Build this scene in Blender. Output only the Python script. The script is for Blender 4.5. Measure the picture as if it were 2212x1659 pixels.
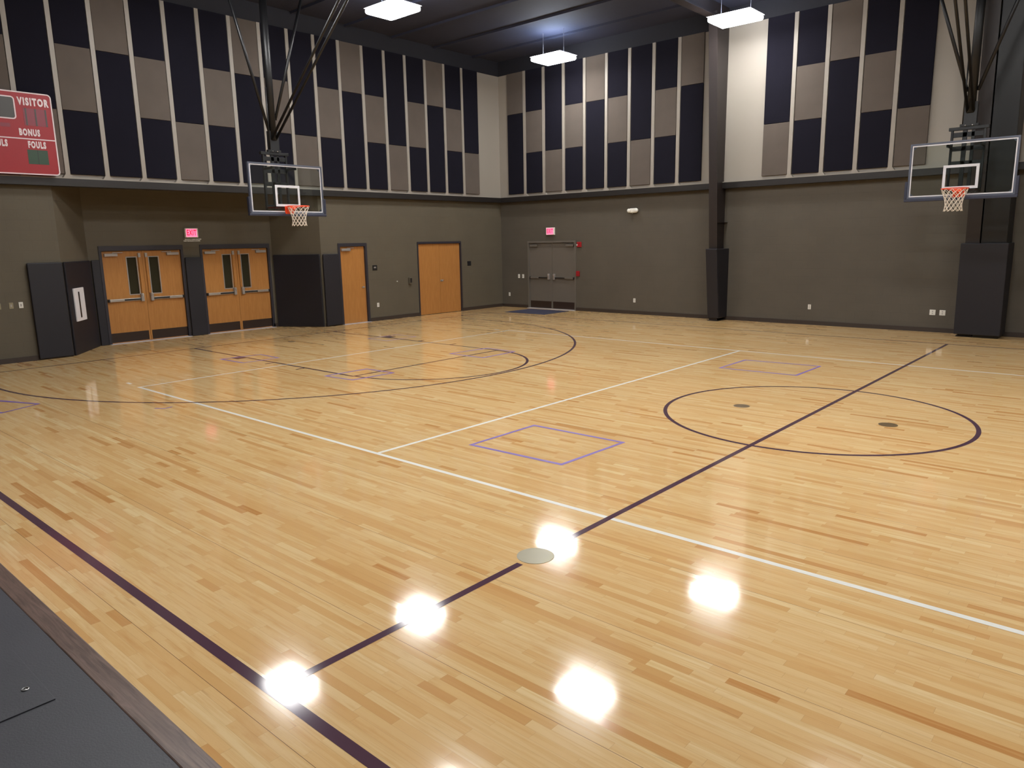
import bpy, bmesh, math, random
from mathutils import Vector, Matrix

for o in list(bpy.data.objects): bpy.data.objects.remove(o)
SC = bpy.context.scene
COL = SC.collection
random.seed(7)

# ------------------------------------------------------------------ camera
IMG_W, IMG_H = 2212, 1659
CAM = Vector((3.1745, -9.2670, 2.2323))
YAW, PITCH, ROLL, FPX = 2.29676, -0.19318, -0.01835, 1584.66
fwd = Vector((math.cos(YAW)*math.cos(PITCH), math.sin(YAW)*math.cos(PITCH), math.sin(PITCH)))
rgt = Vector((math.sin(YAW), -math.cos(YAW), 0))
upv = rgt.cross(fwd)
r2 = rgt*math.cos(ROLL) + upv*math.sin(ROLL)
u2 = -rgt*math.sin(ROLL) + upv*math.cos(ROLL)
cd = bpy.data.cameras.new('camera'); cam = bpy.data.objects.new('camera', cd); COL.objects.link(cam)
M = Matrix((r2, u2, -fwd)).transposed().to_4x4(); M.translation = CAM
cam.matrix_world = M
cd.sensor_fit = 'HORIZONTAL'; cd.sensor_width = 36.0; cd.lens = 36.0*FPX/IMG_W
cd.clip_start = 0.05; cd.clip_end = 200
SC.camera = cam

# ------------------------------------------------------------------ world, exposure
wd = bpy.data.worlds.new('world'); SC.world = wd; wd.use_nodes = True
wd.node_tree.nodes['Background'].inputs[0].default_value = (0.5, 0.55, 0.7, 1)
wd.node_tree.nodes['Background'].inputs[1].default_value = 0.0
SC.view_settings.view_transform = 'Standard'; SC.view_settings.look = 'None'
SC.view_settings.gamma = 1; SC.view_settings.use_curve_mapping = False
SC.view_settings.exposure = 0.52
LAMP = 42.0        # radiance of the lamp lenses
CEIL_GLOW = 36.0      # radiance of slots added on the housings to imitate glow on the ceiling
# fixtures: (x, y, z) of the lens
LIGHTS = [(-10.3,7.9,7.2),(-10.45,2.3,7.35),(-10.4,-1.6,7.4),(-4.98,7.95,7.2),(-5.15,2.3,7.35),(-5.1,-1.6,7.4),
          (0.1,2.3,7.35),(0.1,-1.6,7.4),(5.3,2.3,7.35),(5.3,-1.6,7.4),(10.5,2.3,7.35),(-5.1,-6.0,7.4),(0.1,-6.0,7.4)]

# ------------------------------------------------------------------ node helpers
def lin(r, g, b):
    f = lambda c: (c/255/12.92) if c/255 <= 0.04045 else ((c/255+0.055)/1.055)**2.4
    return (f(r), f(g), f(b), 1)
def newmat(name):
    m = bpy.data.materials.new(name); m.use_nodes = True
    return m, m.node_tree, m.node_tree.nodes['Principled BSDF']
def N(nt, t, **kw):
    n = nt.nodes.new(t)
    for k, v in kw.items(): setattr(n, k, v)
    return n
def L(nt, a, b): nt.links.new(a, b)
def mth(nt, op, a, b=None, c=None):
    n = N(nt, 'ShaderNodeMath', operation=op)
    for i, v in enumerate((a, b, c)):
        if v is None: continue
        if isinstance(v, (int, float)): n.inputs[i].default_value = v
        else: L(nt, v, n.inputs[i])
    return n.outputs[0]
def mix(nt, fac, a, b, mode='MIX'):
    n = N(nt, 'ShaderNodeMix', data_type='RGBA', blend_type=mode)
    for i, v in ((0, fac), (6, a), (7, b)):
        if isinstance(v, (int, float)): n.inputs[i].default_value = v
        elif isinstance(v, tuple): n.inputs[i].default_value = v
        else: L(nt, v, n.inputs[i])
    return n.outputs[2]
def coords(nt, which='Object'):
    return N(nt, 'ShaderNodeTexCoord').outputs[which]
def ramp(nt, fac, stops):
    r = N(nt, 'ShaderNodeValToRGB'); e = r.color_ramp.elements
    while len(e) > 1: e.remove(e[-1])
    e[0].position, e[0].color = stops[0]
    for p, c in stops[1:]:
        x = e.new(p); x.color = c
    L(nt, fac, r.inputs[0]); return r.outputs[0]
def noise(nt, vec, scale, detail=2, rough=.5, dist=0):
    n = N(nt, 'ShaderNodeTexNoise'); n.inputs['Scale'].default_value = scale
    n.inputs['Detail'].default_value = detail; n.inputs['Roughness'].default_value = rough
    n.inputs['Distortion'].default_value = dist
    L(nt, vec, n.inputs['Vector']); return n.outputs['Fac']
def mapping(nt, vec, scale=(1,1,1), rot=(0,0,0)):
    n = N(nt, 'ShaderNodeMapping'); n.inputs['Scale'].default_value = scale; n.inputs['Rotation'].default_value = rot
    L(nt, vec, n.inputs['Vector']); return n.outputs[0]
def simple(name, col, rough=.5, metal=0, var=.08, vs=6, bump=0, bs=200, spec=.5, coat=0):
    m, nt, p = newmat(name)
    co = coords(nt)
    f = noise(nt, co, vs, 4)
    d = tuple(c*(1-var) for c in col[:3])+(1,); h = tuple(min(1, c*(1+var)) for c in col[:3])+(1,)
    L(nt, mix(nt, f, d, h), p.inputs['Base Color'])
    p.inputs['Roughness'].default_value = rough; p.inputs['Metallic'].default_value = metal
    p.inputs['Specular IOR Level'].default_value = spec; p.inputs['Coat Weight'].default_value = coat
    if bump:
        b = N(nt, 'ShaderNodeBump'); b.inputs['Strength'].default_value = bump; b.inputs['Distance'].default_value = .01
        L(nt, noise(nt, co, bs, 2), b.inputs['Height']); L(nt, b.outputs[0], p.inputs['Normal'])
    return m
def emis(name, col, s):
    m, nt, p = newmat(name)
    p.inputs['Base Color'].default_value = (0,0,0,1) if s > 5 else col
    p.inputs['Emission Color'].default_value = col; p.inputs['Emission Strength'].default_value = s
    return m

# ------------------------------------------------------------------ materials
def floor_material():
    m, nt, p = newmat('maple_floor')
    sep = N(nt, 'ShaderNodeSeparateXYZ'); co = coords(nt); L(nt, co, sep.inputs[0])
    X, Y = sep.outputs[0], sep.outputs[1]
    yr = mth(nt, 'DIVIDE', Y, 0.057); row = mth(nt, 'FLOOR', yr)
    w1 = N(nt, 'ShaderNodeTexWhiteNoise', noise_dimensions='1D'); L(nt, row, w1.inputs['W'])
    w2 = N(nt, 'ShaderNodeTexWhiteNoise', noise_dimensions='1D'); L(nt, mth(nt, 'ADD', row, 371.3), w2.inputs['W'])
    ln = mth(nt, 'MULTIPLY_ADD', w1.outputs['Value'], 0.6, 0.32)
    xr = mth(nt, 'ADD', mth(nt, 'DIVIDE', X, ln), mth(nt, 'MULTIPLY', w2.outputs['Value'], 37.0))
    # uneven board lengths: warp the coordinate per row
    xr = mth(nt, 'ADD', xr, mth(nt, 'MULTIPLY', mth(nt, 'SINE', mth(nt, 'MULTIPLY', xr, 2.1)), 0.35))
    colm = mth(nt, 'FLOOR', xr)
    cv = N(nt, 'ShaderNodeCombineXYZ'); L(nt, row, cv.inputs[0]); L(nt, colm, cv.inputs[1])
    wn = N(nt, 'ShaderNodeTexWhiteNoise', noise_dimensions='2D'); L(nt, cv.outputs[0], wn.inputs['Vector'])
    rnd = wn.outputs['Value']
    base = ramp(nt, rnd, [(0, lin(188,134,78)), (.03, lin(201,154,98)), (.09, lin(211,170,114)), (.35, lin(217,180,126)),
                          (.65, lin(219,186,134)), (.93, lin(222,191,141)), (1, lin(225,199,151))])
    # grain along the board, shifted per board
    gv = N(nt, 'ShaderNodeCombineXYZ')
    L(nt, mth(nt, 'MULTIPLY', X, 1.6), gv.inputs[0]); L(nt, mth(nt, 'MULTIPLY', Y, 42), gv.inputs[1]); L(nt, mth(nt, 'MULTIPLY', rnd, 60), gv.inputs[2])
    g = noise(nt, gv.outputs[0], 1.0, 4, .6)
    gcol = mix(nt, mth(nt, 'SMOOTHSTEP', g, .45, .75) if False else ramp(nt, g, [(.45, (0,0,0,1)), (.8, (1,1,1,1))]), base, lin(208,166,108))
    # dark mineral streaks on a few boards
    sv = N(nt, 'ShaderNodeCombineXYZ')
    L(nt, mth(nt, 'MULTIPLY', X, 2.6), sv.inputs[0]); L(nt, mth(nt, 'MULTIPLY', Y, 60), sv.inputs[1]); L(nt, mth(nt, 'MULTIPLY', rnd, 91), sv.inputs[2])
    s = noise(nt, sv.outputs[0], .8, 3, .55)
    sm = ramp(nt, s, [(.67, (0,0,0,1)), (.8, (1,1,1,1))])
    c2 = mix(nt, mth(nt, 'MULTIPLY', sm, .4), gcol, lin(128,84,48))
    mv = N(nt, 'ShaderNodeCombineXYZ')
    L(nt, mth(nt, 'MULTIPLY', X, 3.2), mv.inputs[0]); L(nt, mth(nt, 'MULTIPLY', Y, 14), mv.inputs[1]); L(nt, mth(nt, 'MULTIPLY', rnd, 33), mv.inputs[2])
    mo = noise(nt, mv.outputs[0], 1.0, 3, .55)
    c2 = mix(nt, ramp(nt, mo, [(.55, (0,0,0,1)), (.85, (.6,.6,.6,1))]), c2, lin(198,148,88))
    big = noise(nt, mapping(nt, co, (.25,.5,1)), .8, 3)
    c3 = mix(nt, 1.0, c2, ramp(nt, big, [(.3, (.95,.93,.9,1)), (.7, (1.04,1.03,1.02,1))]), 'MULTIPLY')
    # seams
    fy = mth(nt, 'FRACT', yr); fx = mth(nt, 'FRACT', xr)
    e1 = mth(nt, 'LESS_THAN', mth(nt, 'MINIMUM', fy, mth(nt, 'SUBTRACT', 1, fy)), .012)
    e2 = mth(nt, 'LESS_THAN', mth(nt, 'MINIMUM', fx, mth(nt, 'SUBTRACT', 1, fx)), .0016)
    ed = mth(nt, 'MAXIMUM', e1, e2)
    c4 = mix(nt, mth(nt, 'MULTIPLY', ed, .26), c3, lin(120,84,50))
    # a few wider gaps every ~0.9 m
    gap = mth(nt, 'LESS_THAN', mth(nt, 'ABSOLUTE', mth(nt, 'SUBTRACT', mth(nt, 'FRACT', mth(nt, 'DIVIDE', Y, .912)), .5)), .0016)
    c5 = mix(nt, mth(nt, 'MULTIPLY', gap, .75), c4, lin(70,50,35))
    L(nt, c5, p.inputs['Base Color'])
    # gloss with slightly uneven boards
    wc = N(nt, 'ShaderNodeSeparateColor'); L(nt, wn.outputs['Color'], wc.inputs[0])
    nn = N(nt, 'ShaderNodeCombineXYZ')
    wav = noise(nt, mapping(nt, co, (1.2,3,1)), 1.2, 2)
    L(nt, mth(nt, 'MULTIPLY', mth(nt, 'SUBTRACT', wc.outputs[0], .5), .003), nn.inputs[0])
    L(nt, mth(nt, 'MULTIPLY', mth(nt, 'SUBTRACT', wc.outputs[1], .5), .004), nn.inputs[1])
    nn.inputs[2].default_value = 1
    nz = N(nt, 'ShaderNodeVectorMath', operation='NORMALIZE'); L(nt, nn.outputs[0], nz.inputs[0])
    L(nt, nz.outputs[0], p.inputs['Normal'])
    L(nt, mth(nt, 'MULTIPLY_ADD', wav, .04, .065), p.inputs['Roughness'])
    p.inputs['Specular IOR Level'].default_value = .62
    return m
def paint_line(name, col):
    m, nt, p = newmat(name)
    co = coords(nt)
    L(nt, mix(nt, noise(nt, mapping(nt, co, (2,30,1)), 1, 3), tuple(c*.88 for c in col[:3])+(1,), col), p.inputs['Base Color'])
    p.inputs['Roughness'].default_value = .09; p.inputs['Specular IOR Level'].default_value = .25
    return m
def block_wall(name, col, axis):
    m, nt, p = newmat(name)
    co = coords(nt)
    sep = N(nt, 'ShaderNodeSeparateXYZ'); L(nt, co, sep.inputs[0])
    cv = N(nt, 'ShaderNodeCombineXYZ'); L(nt, sep.outputs[axis], cv.inputs[0]); L(nt, sep.outputs[2], cv.inputs[1])
    b = N(nt, 'ShaderNodeTexBrick'); b.inputs['Scale'].default_value = 1.0
    b.inputs['Brick Width'].default_value = .4; b.inputs['Row Height'].default_value = .2
    b.inputs['Mortar Size'].default_value = .006; b.inputs['Mortar Smooth'].default_value = .4
    b.inputs['Color1'].default_value = col; b.inputs['Color2'].default_value = tuple(c*.97 for c in col[:3])+(1,)
    b.inputs['Mortar'].default_value = tuple(c*.93 for c in col[:3])+(1,)
    L(nt, cv.outputs[0], b.inputs['Vector'])
    L(nt, mix(nt, 1.0, b.outputs['Color'], ramp(nt, noise(nt, co, 1.3, 4), [(.3,(.95,.95,.95,1)),(.7,(1.04,1.04,1.03,1))]), 'MULTIPLY'), p.inputs['Base Color'])
    bp = N(nt, 'ShaderNodeBump'); bp.inputs['Strength'].default_value = .2; bp.inputs['Distance'].default_value = .006
    h = mth(nt, 'ADD', mth(nt, 'MULTIPLY', b.outputs['Fac'], -1), mth(nt, 'MULTIPLY', noise(nt, co, 60, 3), .4))
    L(nt, h, bp.inputs['Height']); L(nt, bp.outputs[0], p.inputs['Normal'])
    p.inputs['Roughness'].default_value = .6; p.inputs['Specular IOR Level'].default_value = .3
    return m
def wood_door(name, a, b):
    m, nt, p = newmat(name)
    co = coords(nt)
    g = noise(nt, mapping(nt, co, (9,9,.9)), 3, 5, .6, .6)
    g2 = noise(nt, mapping(nt, co, (60,60,2)), 3, 3, .6)
    c = mix(nt, ramp(nt, g, [(.3,(0,0,0,1)),(.7,(1,1,1,1))]), a, b)
    L(nt, mix(nt, mth(nt, 'MULTIPLY', g2, .25), c, tuple(x*.72 for x in a[:3])+(1,)), p.inputs['Base Color'])
    p.inputs['Roughness'].default_value = .32
    return m
def fabric(name, col):
    m, nt, p = newmat(name)
    co = coords(nt)
    n1 = noise(nt, co, 220, 2); n2 = noise(nt, co, 2.2, 3)
    c = mix(nt, n1, tuple(x*.82 for x in col[:3])+(1,), tuple(x*1.15 for x in col[:3])+(1,))
    L(nt, mix(nt, 1.0, c, ramp(nt, n2, [(.3,(.94,.94,.94,1)),(.7,(1.05,1.05,1.05,1))]), 'MULTIPLY'), p.inputs['Base Color'])
    p.inputs['Roughness'].default_value = .95; p.inputs['Specular IOR Level'].default_value = .15
    bp = N(nt, 'ShaderNodeBump'); bp.inputs['Strength'].default_value = .2; bp.inputs['Distance'].default_value = .003
    L(nt, n1, bp.inputs['Height']); L(nt, bp.outputs[0], p.inputs['Normal'])
    return m
def clear_glass(name, tint, trans):
    m, nt, p = newmat(name)
    nt.nodes.remove(p)
    tr = N(nt, 'ShaderNodeBsdfTransparent'); tr.inputs[0].default_value = tint
    gl = N(nt, 'ShaderNodeBsdfGlossy'); gl.inputs['Roughness'].default_value = .03; gl.inputs[0].default_value = (.9,.95,1,1)
    fr = N(nt, 'ShaderNodeFresnel'); fr.inputs[0].default_value = 1.5
    mx = N(nt, 'ShaderNodeMixShader')
    L(nt, mth(nt, 'MULTIPLY_ADD', fr.outputs[0], .8, 0), mx.inputs[0]); L(nt, tr.outputs[0], mx.inputs[1]); L(nt, gl.outputs[0], mx.inputs[2])
    out = mx.outputs[0]
    if trans < 1:
        df = N(nt, 'ShaderNodeBsdfDiffuse'); df.inputs[0].default_value = tint
        m2 = N(nt, 'ShaderNodeMixShader'); m2.inputs[0].default_value = 1-trans
        L(nt, out, m2.inputs[1]); L(nt, df.outputs[0], m2.inputs[2]); out = m2.outputs[0]
    L(nt, out, nt.nodes['Material Output'].inputs[0])
    return m

MT = {}
MT['floor'] = floor_material()
MT['purple'] = paint_line('purple_court_paint', lin(84,60,72))
MT['white_line'] = paint_line('white_court_paint', lin(234,232,224))
MT['cmu_y'] = block_wall('painted_block_door_wall', lin(93,86,73), 1)
MT['cmu_x'] = block_wall('painted_block_back_wall', lin(88,82,73), 0)
MT['white_wall'] = simple('white_liner_panel', lin(148,141,132), .5, var=.03, vs=1.5)
MT['navy_panel'] = fabric('navy_panel_fabric', lin(23,22,32))
MT['taupe_panel'] = fabric('taupe_panel_fabric', lin(94,86,80))
MT['trim'] = simple('dark_bronze_trim', lin(27,23,22), .5, var=.06)
MT['base'] = simple('dark_rubber_base', lin(54,44,38), .55, var=.08)
MT['ceiling'] = simple('navy_roof_insulation', lin(40,41,56), .8, var=.25, vs=1.2, bump=.3, bs=14)
MT['eave'] = simple('dark_eave_flashing', lin(24,24,32), .8, var=.1)
MT['steel'] = simple('bronze_painted_steel', lin(38,31,30), .45, var=.1, vs=8)
MT['black_steel'] = simple('black_painted_steel', lin(15,15,17), .45, var=.1)
MT['pad'] = simple('navy_vinyl_padding', lin(22,21,30), .55, var=.06, vs=3, bump=.15, bs=300)
MT['door'] = wood_door('maple_veneer', lin(166,112,58), lin(182,128,70))
MT['door_gray'] = simple('grey_painted_door', lin(102,96,88), .45, var=.04)
MT['frame'] = simple('dark_door_frame_paint', lin(44,42,50), .45, var=.05)
MT['kick'] = simple('dark_brown_kick_plate', lin(46,34,30), .35, var=.08)
MT['alu'] = simple('brushed_aluminium', lin(200,198,196), .3, metal=.8, var=.04, vs=30)
MT['thr'] = simple('pale_metal_threshold', lin(190,186,190), .35, metal=.2)
MT['satin'] = simple('satin_metal', lin(176,172,170), .35, metal=.6, var=.05)
MT['blackplastic'] = simple('black_plastic', lin(24,24,26), .4, var=.1)
MT['whiteplastic'] = simple('white_plastic', lin(226,224,216), .4, var=.03)
MT['door_glass'] = clear_glass('dark_hall_glass', lin(70,66,50), .45)  # diffuse tint stands in for the dark hallway behind the panes
MT['board_glass'] = clear_glass('clear_tempered_glass', (.93,.97,.96,1), 1)
MT['board_frame'] = simple('grey_blue_aluminium', lin(92,97,112), .4, metal=.3, var=.05)
MT['board_white'] = simple('white_board_line', lin(214,214,220), .4, var=.02)
MT['board_pad'] = simple('navy_board_padding', lin(44,48,66), .5, var=.05)
MT['orange'] = simple('orange_rim_paint', lin(236,78,34), .4, var=.04)
MT['net'] = simple('white_nylon_net', lin(224,214,200), .8, var=.06, vs=40)
MT['red'] = simple('red_scoreboard_paint', lin(152,15,28), .45, var=.04)
MT['score_white'] = simple('white_scoreboard_paint', lin(226,210,214), .45, var=.03)
MT['digit_red'] = simple('dark_red_digit_window', lin(126,22,44), .35, var=.2, vs=90)
MT['digit_dark'] = simple('dark_olive_digit_window', lin(52,48,42), .35, var=.2, vs=90)
MT['digit_green'] = simple('dark_green_digit_window', lin(30,62,38), .35, var=.2, vs=90)
MT['tape'] = simple('purple_floor_tape', lin(120,96,164), .45, var=.12, vs=8)
MT['brass'] = simple('dull_bronze_cover_plate', lin(120,100,72), .35, metal=.4, var=.06)
MT['grey_plate'] = simple('pale_grey_cover_plate', lin(150,142,118), .3, metal=.2, var=.04)
MT['mat'] = fabric('blue_grey_carpet', lin(66,66,82))
MT['stage'] = simple('dark_grey_stage_floor', lin(66,66,72), .5, var=.14, vs=3, bump=.1, bs=120)
MT['fixture'] = simple('white_fixture_housing', lin(200,200,205), .4, var=.03)
MT['lens'] = emis('lamp_lens', (1,.99,.97,1), LAMP)
MT['slot'] = emis('added_glow_slot', (.62,.76,1,1), CEIL_GLOW)  # bluish emitter added to imitate the glow around the lamps
MT['exit_face'] = emis('exit_sign_face', (1,.14,.26,1), 1.15)
MT['exit_text'] = emis('exit_sign_letters', (.6,.0,.04,1), .55)
MT['fire_red'] = simple('fire_alarm_red', lin(150,26,34), .4, var=.05)
MT['cabinet'] = simple('white_cabinet_paint', lin(226,224,228), .4, var=.03)
def nosing_mat():
    m, nt, p = newmat('dark_walnut_nosing')
    co = coords(nt)
    g = noise(nt, mapping(nt, co, (2.2,38,20)), 1.4, 6, .65, 1.2)
    L(nt, ramp(nt, g, [(.3, lin(70,54,48)), (.5, lin(104,84,74)), (.72, lin(126,104,94))]), p.inputs['Base Color'])
    p.inputs['Roughness'].default_value = .4
    return m
MT['nosing'] = nosing_mat()

# ------------------------------------------------------------------ mesh builder
class MB:
    def __init__(s): s.v = []; s.f = []; s.mi = []; s.mats = []
    def m(s, mat):
        mat = MT[mat] if isinstance(mat, str) else mat
        if mat not in s.mats: s.mats.append(mat)
        return s.mats.index(mat)
    def add(s, vs, fs, mat):
        o = len(s.v); k = s.m(mat); s.v += [tuple(v) for v in vs]
        for f in fs: s.f.append([o+i for i in f]); s.mi.append(k)
        return s
    def box(s, a, b, mat, F=None):
        (x0,y0,z0),(x1,y1,z1) = a, b
        vs = [(x0,y0,z0),(x1,y0,z0),(x1,y1,z0),(x0,y1,z0),(x0,y0,z1),(x1,y0,z1),(x1,y1,z1),(x0,y1,z1)]
        if F: vs = [F(v) for v in vs]
        return s.add(vs, [(0,3,2,1),(4,5,6,7),(0,1,5,4),(1,2,6,5),(2,3,7,6),(3,0,4,7)], mat)
    def hexa(s, bot, top, mat):
        n = len(bot)
        fs = [tuple(range(n))[::-1], tuple(range(n, 2*n))]+[(i,(i+1)%n,n+(i+1)%n,n+i) for i in range(n)]
        return s.add(list(bot)+list(top), fs, mat)
    def tube(s, pts, r, mat, n=8, closed=False):
        pts = [Vector(p) for p in pts]; k = len(pts); vs = []; fs = []
        up = None
        for i, p in enumerate(pts):
            a = pts[(i-1) % k] if (closed or i) else p; b = pts[(i+1) % k] if (closed or i < k-1) else p
            t = (b-a).normalized()
            if up is None:
                up = Vector((0,0,1)) if abs(t.z) < .9 else Vector((1,0,0))
            x = (up - t*up.dot(t)).normalized(); y = t.cross(x); up = x
            for j in range(n):
                an = 2*math.pi*j/n; vs.append(p+x*r*math.cos(an)+y*r*math.sin(an))
        for i in range(k if closed else k-1):
            for j in range(n):
                a = i*n+j; b = i*n+(j+1) % n; c = ((i+1) % k)*n+(j+1) % n; d = ((i+1) % k)*n+j
                fs.append((a,b,c,d))
        if not closed: fs += [tuple(range(n))[::-1], tuple((k-1)*n+j for j in range(n))]
        return s.add(vs, fs, mat)
    def lathe(s, prof, c, mat, n=32, F=None):
        vs = []; fs = []; c = Vector(c)
        for r, z in prof:
            for j in range(n):
                a = 2*math.pi*j/n; q = Vector((r*math.cos(a), r*math.sin(a), z))
                vs.append(F(q) if F else c+q)
        k = len(prof)
        for i in range(k-1):
            for j in range(n):
                fs.append((i*n+j, i*n+(j+1) % n, (i+1)*n+(j+1) % n, (i+1)*n+j))
        fs += [tuple(range(n))[::-1], tuple((k-1)*n+j for j in range(n))]
        return s.add(vs, fs, mat)
    def build(s, name, parent=None, loc=(0,0,0), bevel=0, seg=2, smooth=False):
        me = bpy.data.meshes.new(name)
        me.from_pydata([tuple(Vector(v)-Vector(loc)) for v in s.v], [], s.f)
        for mm in s.mats: me.materials.append(mm)
        for p, k in zip(me.polygons, s.mi): p.material_index = k; p.use_smooth = smooth
        me.validate(); me.update()
        o = bpy.data.objects.new(name, me); COL.objects.link(o); o.location = loc
        if parent is not None:
            o.parent = parent
            pl = parent.location if parent.parent is None else parent.location+parent.parent.location
            o.location = Vector(loc)-wloc(parent)
        if bevel:
            b = o.modifiers.new('bevel', 'BEVEL'); b.width = bevel; b.segments = seg; b.limit_method = 'ANGLE'
            b.use_clamp_overlap = True
        return o
def wloc(o):
    v = Vector((0,0,0))
    while o is not None: v += o.location; o = o.parent
    return v
def tag(o, label, cat=None, group=None, kind=None):
    if label: o['label'] = label
    if cat: o['category'] = cat
    if group: o['group'] = group
    if kind: o['kind'] = kind
    return o
def empty(name, loc, label, cat, group=None, kind=None):
    o = bpy.data.objects.new(name, None); COL.objects.link(o); o.location = loc; o.empty_display_size = .1
    return tag(o, label, cat, group, kind)
def text_mesh(name, body, size, mat, F, parent, depth=.004, align='CENTER', bold=0.0, sx=1.0, sp=1.08):
    cu = bpy.data.curves.new(name, 'FONT'); cu.body = body; cu.size = size; cu.align_x = align; cu.align_y = 'CENTER'
    cu.extrude = depth; cu.offset = bold; cu.space_character = sp; cu.resolution_u = 3
    t = bpy.data.objects.new(name+'_tmp', cu); COL.objects.link(t)
    dg = bpy.context.evaluated_depsgraph_get(); me = bpy.data.meshes.new_from_object(t.evaluated_get(dg))
    bpy.data.objects.remove(t)
    for v in me.vertices: v.co = F(Vector((v.co.x*sx, v.co.y, v.co.z)))-wloc(parent)
    me.materials.clear(); me.materials.append(MT[mat]); me.name = name
    o = bpy.data.objects.new(name, me); COL.objects.link(o); o.parent = parent
    return o
ORD = ['first','second','third','fourth','fifth','sixth','seventh','eighth','ninth','tenth','eleventh','twelfth',
       'thirteenth','fourteenth','fifteenth','sixteenth','seventeenth','eighteenth','nineteenth','twentieth']

# ------------------------------------------------------------------ room dimensions
LX, BY = -13.95, 9.62          # lower block walls (room faces)
ULX, UBY = -13.85, 9.50        # upper liner walls
RX, FY = 13.95, -14.0
RCX = -15.2                    # back of the door recess
ZT, ZTOP, ZC = 3.60, 7.46, 7.9
A1, B1 = (LX, -3.92), (RCX, -2.97)     # left splay of the recess
A2, B2 = (RCX, 1.66), (LX, 2.38)       # right splay
STZ, STY = 0.60, -8.35

# floor
f = MB(); f.box((RCX-.3, FY-.3, -.15), (RX+.3, BY+.3, 0), 'floor')
floor = f.build('floor'); tag(floor, 'glossy maple strip gym floor with painted court lines', 'floor', kind='structure')
def strip(name, pts, w, mat, z, closed=False, thick=.0009, label=None):
    """painted band of width w along pts, a child of the floor"""
    m = MB(); P = [Vector((p[0], p[1], 0)) for p in pts]; n = len(P); Lf = []; Rt = []
    for i, p in enumerate(P):
        a = P[(i-1) % n] if (closed or i) else p; b = P[(i+1) % n] if (closed or i < n-1) else p
        t = (b-a).normalized(); k = Vector((-t.y, t.x, 0))
        sc = 1
        if (closed or 0 < i < n-1):
            t1 = (p-a).normalized(); sc = 1/max(.4, abs(Vector((-t1.y, t1.x, 0)).dot(k)))
        Lf.append(p+k*w/2*sc); Rt.append(p-k*w/2*sc)
    vs = []; fs = []
    for i in range(n):
        vs += [Lf[i]+Vector((0,0,z+thick)), Rt[i]+Vector((0,0,z+thick))]
    for i in range(n if closed else n-1):
        j = (i+1) % n; fs.append((2*i, 2*i+1, 2*j+1, 2*j))
    m.add(vs, fs, mat); return m
def line(name, pts, w, mat, z=0, closed=False, label=None):
    o = strip(name, pts, w, mat, z, closed).build(name, floor)
    if label: o['label'] = label
    return o
def arc(cx, cy, r, a0, a1, n=96):
    return [(cx+r*math.cos(a0+(a1-a0)*i/n), cy+r*math.sin(a0+(a1-a0)*i/n)) for i in range(n+1)]
YN, YF, XB, HX = -7.573, 7.68, -12.86, -11.2
line('sideline', [(-12.9, YN), (12.9, YN)], .065, 'purple', 0, label='dark purple near sideline')
line('sideline', [(-12.9, YF), (12.9, YF)], .05, 'purple', 0, label='dark purple far sideline')
line('baseline', [(XB, YN), (XB, YF)], .05, 'purple', .0001)
line('center_line', [(0, YN), (0, -5.64)], .055, 'purple', .0004, label='dark purple line crossing mid court')
line('center_line', [(0, -5.30), (0, YF)], .055, 'purple', .0004, label='dark purple line crossing mid court')
line('center_circle', arc(0, 0, 1.805, 0, 2*math.pi, 128)[:-1], .05, 'purple', .0006, True)
line('lane_line', [(XB, -1.83), (-7.06, -1.83)], .05, 'purple', .0002)
line('lane_line', [(XB, 1.83), (-7.06, 1.83)], .05, 'purple', .0002)
line('free_throw_line', [(-7.06, -1.85), (-7.06, 1.85)], .05, 'purple', .0003)
line('free_throw_arc', arc(-7.06, 0, 1.80, -math.pi/2, math.pi/2), .05, 'purple', .0004)
line('three_point_line', [(XB, -6.02)]+arc(HX, 0, 6.02, -math.pi/2, math.pi/2)+[(XB, 6.02)], .05, 'purple', .0005)
for x0, x1 in ((-10.86, -10.56),):
    for s in (-1, 1):
        line('lane_block', [(x0, s*1.95), (x1, s*1.95)], .2, 'purple', .0002)
for x in (-9.55, -8.5):
    for s in (-1, 1):
        line('lane_mark', [(x, s*1.83), (x, s*2.03)], .05, 'purple', .0002)
VL, VW, VA = 9.14, 4.53, 3.0
line('volleyball_sideline', [(-VL-.025, -VW), (VL, -VW)], .05, 'white_line', .0001, label='white near volleyball sideline')
line('volleyball_sideline', [(-VL-.025, VW), (VL, VW)], .05, 'white_line', .0001, label='white far volleyball sideline')
line('volleyball_end_line', [(-VL, -VW), (-VL, VW)], .05, 'white_line', .0002)
line('attack_line', [(-VA, -VW), (-VA, VW)], .05, 'white_line', .0002)
line('service_mark', [(-9.55, -4.49), (-9.72, -4.49)], .05, 'white_line', .0002)
line('service_mark', [(-9.40, 4.45), (-9.57, 4.45)], .05, 'white_line', .0002)

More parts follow.
